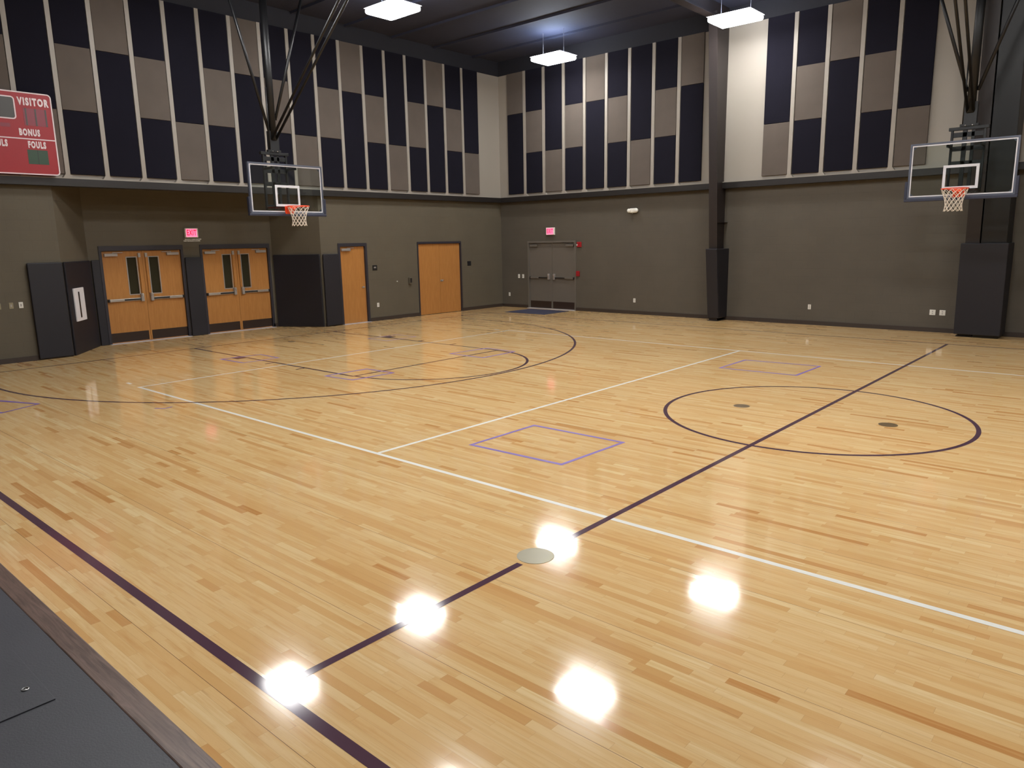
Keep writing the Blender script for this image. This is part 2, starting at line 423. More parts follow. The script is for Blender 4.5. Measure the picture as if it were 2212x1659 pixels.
# ------------------------------------------------------------------ walls
def wall_y(mb, x0, x1, ya, yb, z0, z1, openings, mat):
    """wall in a plane of constant x between ya and yb; openings = [(y0,y1,ztop)]"""
    y = ya
    for (o0, o1, zt) in sorted(openings):
        if o0 > y: mb.box((x0, y, z0), (x1, o0, z1), mat)
        mb.box((x0, o0, zt), (x1, o1, z1), mat); y = o1
    if yb > y: mb.box((x0, y, z0), (x1, yb, z1), mat)
D1, D2, D3, D4 = (-2.74, -0.79), (-0.36, 1.58), (2.92, 3.90), (5.80, 7.66)
D5 = (-12.78, -10.80)
DH = 2.27
wl = MB(); wall_y(wl, LX-.4, LX, -8.35, A1[1], 0, ZT, [], 'cmu_y')
tag(wl.build('wall_left_near'), 'grey block wall left of the door recess', 'wall', kind='structure')
wl = MB(); wall_y(wl, LX-.4, LX, B2[1], BY, 0, ZT, [(D3[0], D3[1], 2.24), (D4[0], D4[1], 2.24)], 'cmu_y')
wall_left = wl.build('wall_left'); tag(wall_left, 'grey block wall with the two plain wooden doors', 'wall', kind='structure')
wl = MB(); wall_y(wl, RCX-.3, RCX, B1[1], A2[1], 0, ZT-.02, [(D1[0], D1[1], DH), (D2[0], D2[1], DH)], 'cmu_y')
tag(wl.build('wall_recess'), 'grey block wall at the back of the door recess', 'wall', kind='structure')
for (a, b, side) in ((A1, B1, 'left'), (A2, B2, 'right')):
    wl = MB()
    a = Vector((a[0], a[1], 0)); b = Vector((b[0], b[1], 0)); t = (b-a).normalized(); n = Vector((t.y, -t.x, 0))
    if n.x > 0: n = -n
    w = n*.25
    bot = [a, b, b+w, a+w]; wl.hexa(bot, [p+Vector((0,0,ZT-.02)) for p in bot], 'cmu_y')
    tag(wl.build('wall_recess_'+side), 'angled grey block wall at the %s end of the door recess' % side, 'wall', kind='structure')
# soffit over the recess, upper liner wall
wl = MB(); wl.box((RCX-.3, A1[1]-.3, ZT-.02), (LX-.4, B2[1]+.3, ZT+.2), 'cmu_y'); wl.box((LX-.4, A1[1], ZT-.02), (ULX, B2[1], ZT), 'cmu_y')
tag(wl.build('ceiling_recess'), 'soffit over the door recess', 'ceiling', kind='structure')
wl = MB(); wl.box((LX-.4, -8.35, ZT), (ULX, BY, ZTOP), 'white_wall')
tag(wl.build('wall_left_upper'), 'white upper liner wall over the doors', 'wall', kind='structure')
wl = MB()
# ribs of the liner between the acoustic panels, with flared feet
LP0, LPP, PW = -3.57, .7587, .65
BXS = [-13.43+.7825*i for i in range(9)] + [-4.83+.77*i for i in range(5)]
def rib(mb, c, half, axis):
    d = .06
    def P(u, o, z): return (ULX+o, c+u, z) if axis == 'y' else (c+u, UBY-o, z)
    for z0, z1, h0, h1 in ((3.65, 3.715, half*2.1, half*1.1), (3.715, ZTOP, half, half)):
        bot = [P(-h0, 0, z0), P(h0, 0, z0), P(h0*.86, d, z0), P(-h0*.86, d, z0)]
        top = [P(-h1, 0, z1), P(h1, 0, z1), P(h1*.86, d, z1), P(-h1*.86, d, z1)]
        mb.hexa(bot, top, 'white_wall')
for i in range(-5, 16):
    rib(wl, LP0+LPP*i-(LPP-PW)/2, .051, 'y')
tag(wl.build('trim_5'), 'white ribs of the upper liner on the door wall', 'trim', kind='structure')
wb = MB()
def wall_x(mb, y0, y1, xa, xb, z0, z1, openings, mat):
    x = xa
    for (o0, o1, zt) in sorted(openings):
        if o0 > x: mb.box((x, y0, z0), (o0, y1, z1), mat)
        mb.box((o0, y0, zt), (o1, y1, z1), mat); x = o1
    if xb > x: mb.box((x, y0, z0), (xb, y1, z1), mat)
wall_x(wb, BY, BY+.4, LX-.4, RX+.4, 0, ZT, [(D5[0], D5[1], 2.2)], 'cmu_x')
wall_back = wb.build('wall_back'); tag(wall_back, 'long grey block back wall', 'wall', kind='structure')
wb = MB(); wb.box((LX-.4, UBY, ZT), (RX+.4, BY+.4, ZTOP), 'white_wall')
tag(wb.build('wall_back_upper'), 'white upper liner wall along the back', 'wall', kind='structure')
wb = MB()
for i, x in enumerate(BXS):
    if i not in (0, 9): rib(wb, x-.0645, .054, 'x')
tag(wb.build('trim_6'), 'white ribs of the upper liner on the back wall', 'trim', kind='structure')
w = MB(); w.box((RX, FY, 0), (RX+.4, BY+.4, ZT), 'cmu_y'); w.box((RX, FY, ZT), (RX+.4, BY+.4, ZTOP), 'white_wall')
tag(w.build('wall_right'), 'far right end wall of the gym', 'wall', kind='structure')
w = MB(); w.box((RCX-.3, FY-.4, 0), (RX+.4, FY, ZC), 'cmu_x')
tag(w.build('wall_front'), 'wall behind the stage', 'wall', kind='structure')
w = MB(); w.box((LX-.4, FY, 0), (LX, -8.35, ZC), 'cmu_y')
tag(w.build('wall_stage_side'), 'side wall of the stage', 'wall', kind='structure')
# ceiling deck and the dark band closing it to the walls
c = MB(); c.box((LX-.4, FY-.4, ZC), (RX+.4, BY+.4, ZC+.15), 'ceiling')
c.box((LX-.4, -8.35, ZTOP), (ULX+.02, BY+.4, ZC), 'eave'); c.box((LX-.4, UBY-.02, ZTOP), (RX+.4, BY+.4, ZC), 'eave')
c.box((RX-.1, FY, ZTOP), (RX+.4, BY+.4, ZC), 'ceiling')
for k in range(14):                     # roof purlins running along the hall
    y = -12.5+k*1.6; c.box((LX, y-.03, ZC-.06), (RX, y+.03, ZC), 'ceiling')
tag(c.build('ceiling'), 'dark navy roof deck with purlins', 'ceiling', kind='structure')
# trims: dark ledge under the liner
t = MB(); t.box((LX-.1, -8.35, ZT-.12), (ULX+.075, BY, ZT+.03), 'trim'); tag(t.build('trim_1'), 'dark bronze ledge along the door wall', 'trim', kind='structure')
t = MB(); t.box((ULX+.075, UBY-.075, ZT-.12), (RX, BY+.1, ZT+.03), 'trim'); tag(t.build('trim_2'), 'dark bronze ledge along the back wall', 'trim', kind='structure')
# light sill on top of the ledge
t = MB(); t.box((ULX, -8.35, ZT+.03), (ULX+.074, UBY, ZT+.048), 'white_wall'); tag(t.build('trim_3'), 'white sill above the ledge, door wall', 'trim', kind='structure')
t = MB(); t.box((ULX+.074, UBY-.074, ZT+.03), (RX-.1, UBY, ZT+.048), 'white_wall'); tag(t.build('trim_4'), 'white sill above the ledge, back wall', 'trim', kind='structure')
# baseboards
b = MB()
for y0, y1 in ((-8.35, A1[1]), (B2[1], D3[0]-.0), (D3[1], D4[0]), (D4[1], BY)):
    b.box((LX, y0, 0), (LX+.02, y1, .1), 'base')
b.box((RCX, A2[1]-.12, 0), (RCX+.02, A2[1], .1), 'base'); b.box((RCX, D1[1], 0), (RCX+.02, D2[0], .1), 'base')
tag(b.build('baseboard_left'), 'dark rubber base along the door wall', 'baseboard', kind='structure')
b = MB()
for x0, x1 in ((LX+.02, D5[0]), (D5[1], RX)): b.box((x0, BY-.02, 0), (x1, BY, .1), 'base')
tag(b.build('baseboard_back'), 'dark rubber base along the back wall', 'baseboard', kind='structure')

# ------------------------------------------------------------------ acoustic panels
PZB = [3.72, 4.972, 6.213, 7.445]          # row boundaries, bottom to top
CYC = ['NTN', 'TNN', 'NTN', 'NNT']
proto = {}
def place_panel(axis, col, n, x, y, z, label, group):
    k = (axis, col, n)
    if k not in proto:
        m = MB(); h = (PZB[n]-PZB[0])-.008
        if axis == 'y': m.box((0, 0, 0), (.05, PW, h), col)
        else: m.box((0, -.05, 0), (PW, 0, h), col)
        proto[k] = o = m.build('acoustic_panel', bevel=.006)
    else: o = proto[k].copy(); COL.objects.link(o)
    o.location = (x+.002, y, z) if axis == 'y' else (x, y-.002, z)
    tag(o, label, 'acoustic panel', group)
def column_of_panels(axis, x, y, pat, where, group):
    r = 0
    while r < 3:
        n = 1
        while r+n < 3 and pat[r+n] == pat[r]: n += 1
        col = 'navy' if pat[r] == 'N' else 'taupe'
        pos = {(0,1): 'top', (1,1): 'middle', (2,1): 'bottom', (0,2): 'tall upper', (1,2): 'tall lower'}[(r, n)]
        if n == 2: lab = 'tall %s acoustic panel, %s part of the %s' % (col, pos.split()[1], where)
        else: lab = 'short %s acoustic panel, %s of the %s' % (col, pos, where)
        if not (axis == 'y' and y < -4.7 and r == 2 and n == 1):
            place_panel(axis, col+'_panel', n, x, y, PZB[3-r-n]+.004, lab, group)
        r += n
for i in range(-5, 16):
    c = ORD[15-i] if 15-i < 20 else 'twenty-first'
    column_of_panels('y', ULX, LP0+LPP*i, CYC[i % 4], '%s column left of the room corner' % c, 'acoustic panels on the door wall')
BP = ['TNN','NTN','NNT','NTN','TNN','NTN','NNT','NTN','TNN','NNT','NTN','TNN','NTN','NNT']
for i, x in enumerate(BXS):
    wh = '%s column right of the room corner' % ORD[i] if i < 9 else '%s column right of the slim steel column' % ORD[i-9]
    column_of_panels('x', x, UBY, BP[i], wh, 'acoustic panels on the back wall')

# ------------------------------------------------------------------ steel columns and roof beams
def steel_column(x0, w, d0, d1, zt, label):
    """tapered I column against the back wall, flanges facing the court"""
    e = empty('steel_column', (x0+w/2, BY, 0), label, 'column', 'steel roof columns on the back wall')
    m = MB(); t = .02
    def Y(z, d0=d0, d1=d1): return d0+(d1-d0)*z/zt
    yb = BY-.02
    bot = [(x0, yb-Y(0), .02), (x0+w, yb-Y(0), .02), (x0+w, yb-Y(0)+t, .02), (x0, yb-Y(0)+t, .02)]
    top = [(x0, yb-Y(zt), zt), (x0+w, yb-Y(zt), zt), (x0+w, yb-Y(zt)+t, zt), (x0, yb-Y(zt)+t, zt)]
    m.hexa(bot, top, 'steel'); m.build('front_flange', e, (x0+w/2, BY, 0))
    m = MB(); xc = x0+w/2
    bot = [(xc-.008, yb-Y(0)+t, .02), (xc+.008, yb-Y(0)+t, .02), (xc+.008, BY-.001, .02), (xc-.008, BY-.001, .02)]
    top = [(xc-.008, yb-Y(zt)+t, zt), (xc+.008, yb-Y(zt)+t, zt), (xc+.008, BY-.001, zt), (xc-.008, BY-.001, zt)]
    m.hexa(bot, top, 'steel')
    for z in (1.2, 2.6):          # stiffener plates
        m.box((x0+.01, yb-Y(z)+t, z), (x0+w-.01, UBY-.0 if z > ZT else BY, z+.012), 'steel')
    m.build('web', e, (x0+w/2, BY, 0))
    m = MB(); m.box((x0-.03, yb-Y(0)-.04, 0), (x0+w+.03, BY-.021, .02), 'steel'); m.build('base_plate', e, (x0+w/2, BY, 0))
    return e
steel_column(-5.99, .23, .44, 1.0, ZTOP+.2, 'slim dark steel column on the back wall between panel bays')
steel_column(-0.10, .26, .46, .92, ZTOP+.2, 'broad dark steel column behind the right basketball backboard')
# black vertical chase beside the right column
m = MB()
bot = [(.19, BY-.52, .0), (.66, BY-.52, .0), (.66, BY-.001, .0), (.19, BY-.001, .0)]
top = [(.19, BY-.95, ZTOP+.2), (.62, BY-.95, ZTOP+.2), (.62, BY-.001, ZTOP+.2), (.19, BY-.001, ZTOP+.2)]
m.hexa(bot, top, 'black_steel')
tag(m.build('column_casing', loc=(.39, BY, 0), bevel=.01), 'black casing standing beside the broad steel column', 'casing')
for xb, lab in ((-5.87, 'dark roof beam above the slim steel column'), (.03, 'dark roof beam above the broad steel column')):
    e = empty('roof_beam', (xb, 0, ZC), lab, 'beam', 'roof beams')
    m = MB(); m.box((xb-.12, -8, 7.52), (xb+.12, UBY-.03, 7.54), 'steel'); m.build('bottom_flange', e, (xb, 0, ZC))
    m = MB(); m.box((xb-.008, -8, 7.54), (xb+.008, UBY-.03, ZC-.001), 'steel'); m.build('web', e, (xb, 0, ZC))

# ------------------------------------------------------------------ padding
def pad_quad(p0, p1, z0, z1, label, th=.05, group='wall pads by the doors'):
    a = Vector((p0[0], p0[1], 0)); b = Vector((p1[0], p1[1], 0)); tt = (b-a).normalized(); n = Vector((tt.y, -tt.x, 0))
    c0 = Vector((0, 0, 0)); mid = (a+b)/2
    if n.dot(Vector((-5, 0, 0))-mid) < 0: n = -n
    a = a+n*.002; b = b+n*.002
    bot = [a, b, b+n*th, a+n*th]
    if (b-a).cross(n).z < 0: bot = bot[::-1]
    m = MB(); m.hexa([p+Vector((0,0,z0)) for p in bot], [p+Vector((0,0,z1)) for p in bot], 'pad')
    o = m.build('wall_pad', loc=(mid.x, mid.y, z0), bevel=.018, seg=3)
    return tag(o, label, 'wall pad', group)
pad_quad((LX+.021, -4.56), (LX+.021, A1[1]), .02, 1.96, 'navy wall pad left of the white fire extinguisher cabinet')
def lerp2(a, b, t): return (a[0]+(b[0]-a[0])*t, a[1]+(b[1]-a[1])*t)
pad_quad(lerp2(A1, B1, .03), lerp2(A1, B1, .97), .0, 1.96, 'navy pad on the angled wall holding the white cabinet')
pad_quad((RCX, -2.93), (RCX, D1[0]-.01), .0, 1.96, 'narrow navy pad strip at the left jamb of the leftmost double door')
pad_quad((RCX+.021, D1[1]+.01), (RCX+.021, D2[0]-.01), .0, 1.96, 'narrow navy pad between the two wooden double doors under the exit sign')
pad_quad(lerp2(A2, B2, .03), lerp2(A2, B2, .98), .0, 1.96, 'wide navy pad on the angled wall right of the second double door')
pad_quad((LX+.021, B2[1]+.01), (LX+.021, D3[0]-.01), .02, 1.96, 'navy pad directly left of the single wooden door')
def column_pad(x0, x1, y0a, y0b, z0, z1, label, back):
    """three-sided padding around a column: front and two cheeks in one jacket"""
    e = empty('column_pad', ((x0+x1)/2, back, z0), label, 'column pad', 'padded column jackets')
    t = .05
    m = MB(); m.hexa([(x0, y0a, z0), (x1, y0a, z0), (x1, y0a+t, z0), (x0, y0a+t, z0)], [(x0, y0b, z1), (x1, y0b, z1), (x1, y0b+t, z1), (x0, y0b+t, z1)], 'pad')
    m.build('front_pad', e, e.location, bevel=.015, seg=3)
    for xa in (x0, x1-t):
        m = MB(); m.hexa([(xa, y0a+t, z0), (xa+t, y0a+t, z0), (xa+t, back, z0), (xa, back, z0)], [(xa, y0b+t, z1), (xa+t, y0b+t, z1), (xa+t, back, z1), (xa, back, z1)], 'pad')
        m.build('side_pad', e, e.location, bevel=.012, seg=2)
    m = MB(); m.hexa([(x0+t, y0b+t, z1-.03), (x1-t, y0b+t, z1-.03), (x1-t, y0b+.12, z1-.03), (x0+t, y0b+.12, z1-.03)],
                     [(x0+t, y0b+t, z1), (x1-t, y0b+t, z1), (x1-t, y0b+.12, z1), (x0+t, y0b+.12, z1)], 'black_steel')
    m.build('mounting_bracket', e, e.location)
column_pad(-6.02, -5.70, BY-.50, BY-.74, .08, 1.92, 'dark navy pad wrapped around the slim steel column', BY-.001)
column_pad(-.16, .70, BY-.60, BY-.72, .06, 2.0, 'wide dark navy pad around the broad column at right', BY-.001)

# ------------------------------------------------------------------ doors
def frameF(kind, base):
    """local door space: u along the wall, w out of the wall, z up"""
    if kind == 'y': return lambda v: (base+v[1], v[0], v[2])          # wall facing +x
    return lambda v: (v[0], base-v[1], v[2])                           # wall facing -y
def make_door(n, kind, base, u0, u1, zt, style, label):
    F = frameF(kind, base); uc = (u0+u1)/2
    org = F((uc, 0, 0))
    d = empty('door_%d' % n, org, label, 'door', kind='structure')
    jm, hd = (.05, .06) if style != 'fire' else (.05, .06)
    if style == 'double': hd = .11; jm = .06
    if style == 'single': hd = .09; jm = .07
    if style == 'closet': hd = .06; jm = .035
    fm = 'door_gray' if style == 'fire' else 'frame'
    m = MB()
    m.box((u0, -.14, 0), (u0+jm, .02, zt), fm, F); m.box((u1-jm, -.14, 0), (u1, .02, zt), fm, F); m.box((u0+jm, -.14, zt-hd), (u1-jm, .02, zt), fm, F)
    # stops
    m.box((u0+jm, -.14, 0), (u0+jm+.015, -.085, zt-hd), fm, F); m.box((u1-jm-.015, -.14, 0), (u1-jm, -.085, zt-hd), fm, F)
    m.build('door_frame', d, org)
    dm = 'door_gray' if style == 'fire' else 'door'
    i0, i1, ztl = u0+jm+.004, u1-jm-.004, zt-hd-.005
    leaves = [(i0, i1, 1)] if style == 'single' else [(i0, uc-.003, 1), (uc+.003, i1, -1)]
    w0, w1 = -.08, -.036
    for (a, b, hinge) in leaves:       # hinge 1: hinged at a, lock side at b ; -1 the reverse
        m = MB()
        def U(t): return a+t if hinge == 1 else b-t     # measured from the hinge side
        Wd = b-a
        def bx(mm, ta, tb, wa, wb, za, zb, mat):
            x, y = sorted((U(ta), U(tb))); mm.box((x, wa, za), (y, wb, zb), mat, F)
        if style == 'double':
            g0, g1, z0, z1 = Wd-.36, Wd-.145, 1.14, 2.0
            bx(m, 0, g0, w0, w1, .012, ztl, dm); bx(m, g1, Wd, w0, w1, .012, ztl, dm)
            bx(m, g0, g1, w0, w1, .012, z0, dm); bx(m, g0, g1, w0, w1, z1, ztl, dm)
        else: bx(m, 0, Wd, w0, w1, .012, ztl, dm)
        leaf = m.build('door_leaf', d, F(((a+b)/2, w1, 0)))
        lw = wloc(leaf)
        if style == 'double':
            m = MB(); bx(m, g0, g1, -.062, -.056, z0, z1, 'door_glass'); m.build('window_pane', leaf, lw)
            m = MB()
            for q in ((g0-.02, g0, z0-.02, z1+.02), (g1, g1+.02, z0-.02, z1+.02), (g0, g1, z0-.02, z0), (g0, g1, z1, z1+.02)):
                bx(m, q[0], q[1], w1, w1+.006, q[2], q[3], 'satin')
            m.build('window_trim', leaf, lw)
            # vertical rod cover at the lock side
            m = MB(); bx(m, Wd-.10, Wd-.055, w1, w1+.03, 1.15, 2.05, 'door'); bx(m, Wd-.105, Wd-.05, w1, w1+.04, 2.0, 2.10, 'satin'); m.build('latch_rod', leaf, lw, bevel=.004)
        if style in ('double', 'fire'):
            ma = 'alu' if style == 'double' else 'door_gray'
            m = MB()
            bx(m, .05, Wd*.42, w1, w1+.055, .985, 1.045, ma); bx(m, Wd*.42, Wd-.14, w1, w1+.045, 1.0, 1.032, 'blackplastic')
            bx(m, .02, .06, w1, w1+.06, .98, 1.05, 'blackplastic')
            bx(m, Wd*.42, Wd-.12, w1, w1+.03, .985, 1.0, ma); bx(m, Wd*.42, Wd-.12, w1, w1+.03, 1.032, 1.045, ma)
            m.build('exit_bar', leaf, lw, bevel=.005)
            m = MB(); bx(m, Wd-.145, Wd-.075, w1, w1+.075, .96, 1.14, 'satin'); bx(m, Wd-.13, Wd-.09, w1, w1+.09, 1.08, 1.15, 'alu')
            m.build('latch_case', leaf, lw, bevel=.01)
            m = MB(); bx(m, .0 if style == 'double' else .02, Wd-.035, w1, w1+.003, .03, .25, 'kick'); m.build('kick_plate', leaf, lw)
        if style in ('double', 'fire', 'single'):
            ma = 'satin' if style != 'fire' else 'door_gray'
            m = MB(); bx(m, .05, .34, w1, w1+.06, ztl-.12, ztl-.055, ma)
            m.build('door_closer', leaf, lw, bevel=.006)
            m = MB(); bx(m, .24, .46, w1+.03, w1+.045, ztl-.045, ztl-.03, ma); bx(m, .235, .255, w1+.03, w1+.045, ztl-.06, ztl-.03, ma); m.build('closer_arm', leaf, lw)
        if style == 'single':
            m = MB(); u = U(Wd-.07); 
            m.lathe([(.03, 0), (.03, .012), (.012, .014), (.012, .05)], (0,0,0), 'satin', 16, F=lambda q: F((u+q.x, w1+q.z, 1.0+q.y)))
            bx(m, Wd-.17, Wd-.06, w1+.04, w1+.055, .99, 1.01, 'satin'); m.build('lever_handle', leaf, lw)
    if style == 'closet':
        for k, (uu, zz) in enumerate(((uc+.05, 1.03), (uc+.13, 1.04))):
            m = MB()
            if k == 0: m.lathe([(.035, 0), (.035, .01), (.014, .012), (.014, .04), (.03, .05), (.03, .065), (.015, .075)], (0,0,0), 'satin', 20, F=lambda q: F((uu+q.x, w1+q.z, zz+q.y)))
            else: m.lathe([(.016, 0), (.016, .02), (.008, .024)], (0,0,0), 'satin', 14, F=lambda q: F((uu+q.x, w1+q.z, zz+q.y)))
            m.build('door_knob' if k == 0 else 'key_lock', d, org)
    if style in ('double', 'single', 'fire'):
        m = MB(); m.box((u0+jm, -.14, 0), (u1-jm, .03, .012), 'thr', F); m.box((u0+.01, .02, 0), (u1-.01, .10, .008), 'thr', F)
        m.build('threshold', d, org)
    # black box standing in for the unlit space behind the leaves
    m = MB(); m.box((u0, -.30, 0), (u1, -.28, zt), 'blackplastic', F); m.box((u0, -.28, zt-.01), (u1, -.145, zt), 'blackplastic', F)
    m.box((u0, -.28, 0), (u0+.01, -.145, zt-.01), 'blackplastic', F); m.box((u1-.01, -.28, 0), (u1, -.145, zt-.01), 'blackplastic', F)
    m.build('backing', d, org)
    return d
make_door(1, 'y', RCX, D1[0], D1[1], DH, 'double', 'leftmost pair of wooden doors with narrow windows and push bars')
make_door(2, 'y', RCX, D2[0], D2[1], DH, 'double', 'second pair of wooden doors with narrow windows, right of the exit sign')
make_door(3, 'y', LX, D3[0], D3[1], 2.24, 'single', 'single plain wooden door with a closer')
make_door(4, 'y', LX, D4[0], D4[1], 2.24, 'closet', 'wide plain wooden double door near the room corner')
make_door(5, 'x', BY, D5[0], D5[1], 2.2, 'fire', 'grey painted double exit door in the back wall')

# ------------------------------------------------------------------ doormat
m = MB(); m.box((-12.45, 8.05, .0), (-10.85, 9.3, .012), 'mat')
tag(m.build('doormat', loc=(-11.65, 8.67, 0), bevel=.004), 'dark blue-grey doormat in front of the grey exit door', 'doormat')

# ------------------------------------------------------------------ exit signs
def exit_sign(kind, base, u, z, s, label, th=.06):
    F = frameF(kind, base); e = empty('exit_sign', F((u, 0, z-.1*s)), label, 'exit sign', 'lit exit signs')
    m = MB(); w, h = .165*s, .115*s
    m.box((u-w, 0, z-h), (u+w, th, z+h), 'whiteplastic', F); m.build('housing', e, wloc(e), bevel=.008)
    m = MB(); m.box((u-w*.86, th, z-h*.84), (u+w*.80, th+.003, z+h*.84), 'exit_face', F); m.build('face', e, wloc(e))
    sg = 1 if kind == 'y' else 1
    TF = (lambda q: Vector(F((u-.004+q.x, th+.004+q.z, z+q.y)))) if kind == 'x' else (lambda q: Vector(F((u-.004+q.x, th+.004+q.z, z+q.y))))
    text_mesh('lettering', 'EXIT', .19*s, 'exit_text', TF, e, .001, bold=.004, sx=.56, sp=1.15)
    return e
exit_sign('y', RCX, -.545, 2.56, 1.0, 'lit red exit sign above the pad between the wooden double doors')
exit_sign('x', BY, -11.79, 2.50, 1.0, 'lit red exit sign over the grey door in the back wall')
# white lettering on the wall below the left sign
e = empty('wall_lettering', (RCX, -.51, 2.36), 'two lines of small white lettering under the left exit sign', 'lettering')
F = frameF('y', RCX)
text_mesh('upper_line', 'THIS DOOR TO REMAIN UNLOCKED', .030, 'whiteplastic', lambda q: Vector(F((-.50+q.x, .001+q.z, 2.405+q.y))), e, .0008, bold=.002, sx=.80)
text_mesh('lower_line', 'WHEN THIS BUILDING IS OCCUPIED', .030, 'whiteplastic', lambda q: Vector(F((-.53+q.x, .001+q.z, 2.365+q.y))), e, .0008, bold=.002, sx=.80)

# ------------------------------------------------------------------ fire extinguisher cabinet on the angled pad
a = Vector((A1[0], A1[1], 0)); b = Vector((B1[0], B1[1], 0)); tt = (b-a).normalized(); nn = Vector((tt.y, -tt.x, 0))
if nn.x < 0: nn = -nn
def CF(v): p = a+tt*v[0]+nn*(v[1]+.052); return (p.x, p.y, v[2])
e = empty('extinguisher_cabinet', CF((.55, 0, .70)), 'white cabinet with a narrow dark slot on the angled navy pad', 'cabinet')
m = MB(); U0, U1, Z0, Z1 = .26, .82, .70, 1.40
m.box((U0, 0, Z0), (U1, .03, Z1), 'cabinet', CF); m.build('cabinet_face', e, wloc(e), bevel=.006)
m = MB(); m.box((.47, .03, Z0+.07), (.54, .034, Z1-.08), 'blackplastic', CF); m.build('window_slot', e, wloc(e))

# ------------------------------------------------------------------ small wall fittings
def plate(kind, base, u, z, w, h, name, label, cat, group=None, mat='whiteplastic', holes='outlet', th=.008):
    F = frameF(kind, base); e = empty(name, F((u, 0, z-h/2)), label, cat, group)
    m = MB(); m.box((u-w/2, 0, z-h/2), (u+w/2, th, z+h/2), mat, F); m.build('cover_plate', e, wloc(e), bevel=.002)
    if holes == 'outlet':
        for dz in (-.022, .022):
            m = MB(); m.box((u-.014, th, z+dz-.012), (u+.014, th+.002, z+dz+.012), 'satin', F); m.build('socket', e, wloc(e))
    elif holes == 'switch':
        m = MB(); m.box((u-.012, th, z-.025), (u+.012, th+.004, z+.025), 'satin', F); m.build('switch', e, wloc(e))
    elif holes == 'two_switch':
        for du in (-.035, .035):
            m = MB(); m.box((u+du-.012, th, z-.025), (u+du+.012, th+.004, z+.025), 'satin', F); m.build('switch', e, wloc(e))
    return e
og = 'wall outlets'
plate('y', LX, 4.21, .46, .075, .12, 'wall_outlet', 'white outlet low on the door wall right of the single door', 'outlet', og)
plate('x', BY, -13.62, .43, .075, .12, 'wall_outlet', 'white outlet beside the room corner, left of the grey door', 'outlet', og)
plate('x', BY, -8.64, .41, .075, .12, 'wall_outlet', 'white outlet midway between the grey door and the slim column', 'outlet', og)
plate('x', BY, -3.49, .45, .075, .12, 'wall_outlet', 'white outlet in the middle of the wall between the two columns', 'outlet', og)
plate('x', BY, -.72, .45, .12, .12, 'wall_outlet', 'left of the paired pale outlets by the broad column', 'outlet', og)
plate('x', BY, -.52, .45, .12, .12, 'wall_outlet', 'right of the paired pale outlets by the broad column', 'outlet', og)
sg = 'wall switch plates'
plate('x', BY, -13.18, 1.05, .08, .125, 'switch_plate', 'left of two white switch plates beside the grey exit door', 'switch', sg, holes='switch')
plate('x', BY, -13.0, 1.05, .08, .125, 'switch_plate', 'right of two white switch plates beside the grey exit door', 'switch', sg, holes='switch')
for y, nm in ((-5.13, 'leftmost'), (-4.91, 'middle'), (-4.74, 'rightmost')):
    plate('y', LX, y, 1.14, .075 if nm != 'leftmost' else .09, .12, 'switch_plate', '%s of three switch plates left of the navy pad' % nm, 'switch', sg, holes='switch', mat='whiteplastic' if nm == 'rightmost' else 'grey_plate')
def small_sign(y, z, label, txt):
    F = frameF('y', LX); e = empty('room_sign', F((y, 0, z-.07)), label, 'sign', 'small dark room signs')
    m = MB(); m.box((y-.085, 0, z-.075), (y+.085, .006, z+.075), 'blackplastic', F); m.build('sign_plate', e, wloc(e), bevel=.002)
    m = MB(); m.box((y-.035, .006, z-.01), (y+.04, .008, z+.03), 'satin' if txt else 'pad', F); m.build('sign_symbol', e, wloc(e))
small_sign(4.16, 1.53, 'small black room sign with pale mark right of the single door', 1)
small_sign(8.02, 1.52, 'small dark room sign right of the wide plain wooden door', 0)
F = frameF('y', LX)
e = empty('wall_dispenser', F((5.45, 0, .98)), 'grey wall box left of the wide plain wooden door', 'wall box')
m = MB(); m.box((5.40, 0, 1.0), (5.50, .07, 1.19), 'cmu_y', F); m.build('case', e, wloc(e), bevel=.008)
m = MB(); m.box((5.415, .07, 1.04), (5.485, .074, 1.17), 'trim', F); m.build('front_window', e, wloc(e))
m = MB(); m.lathe([(.016, 0), (.016, .02), (.008, .03)], (0,0,0), 'whiteplastic', 14, F=lambda q: F((4.96+q.x, q.z, 1.10+q.y)))
tag(m.build('wall_hook', loc=F((4.96, 0, 1.10))), 'tiny white hook on the door wall between the two plain doors', 'hook')
# fire alarm strobe and pull station
F = frameF('x', BY)
e = empty('fire_alarm_strobe', F((-10.68, 0, 1.98)), 'red fire alarm with a clear strobe beside the grey exit door', 'fire alarm')
m = MB(); m.box((-10.74, 0, 1.99), (-10.58, .05, 2.15), 'fire_red', F); m.build('housing', e, wloc(e), bevel=.01)
m = MB(); m.box((-10.735, .05, 2.04), (-10.70, .075, 2.08), 'whiteplastic', F); m.build('strobe_lens', e, wloc(e), bevel=.006)
e = empty('fire_pull_station', F((-10.70, 0, 1.08)), 'dull red fire pull station below the red strobe', 'pull station')
m = MB(); m.box((-10.77, 0, 1.09), (-10.65, .05, 1.25), 'fire_red', F); m.build('housing', e, wloc(e), bevel=.008)
m = MB(); m.box((-10.745, .05, 1.14), (-10.675, .06, 1.17), 'fire_red', F); m.build('pull_bar', e, wloc(e))
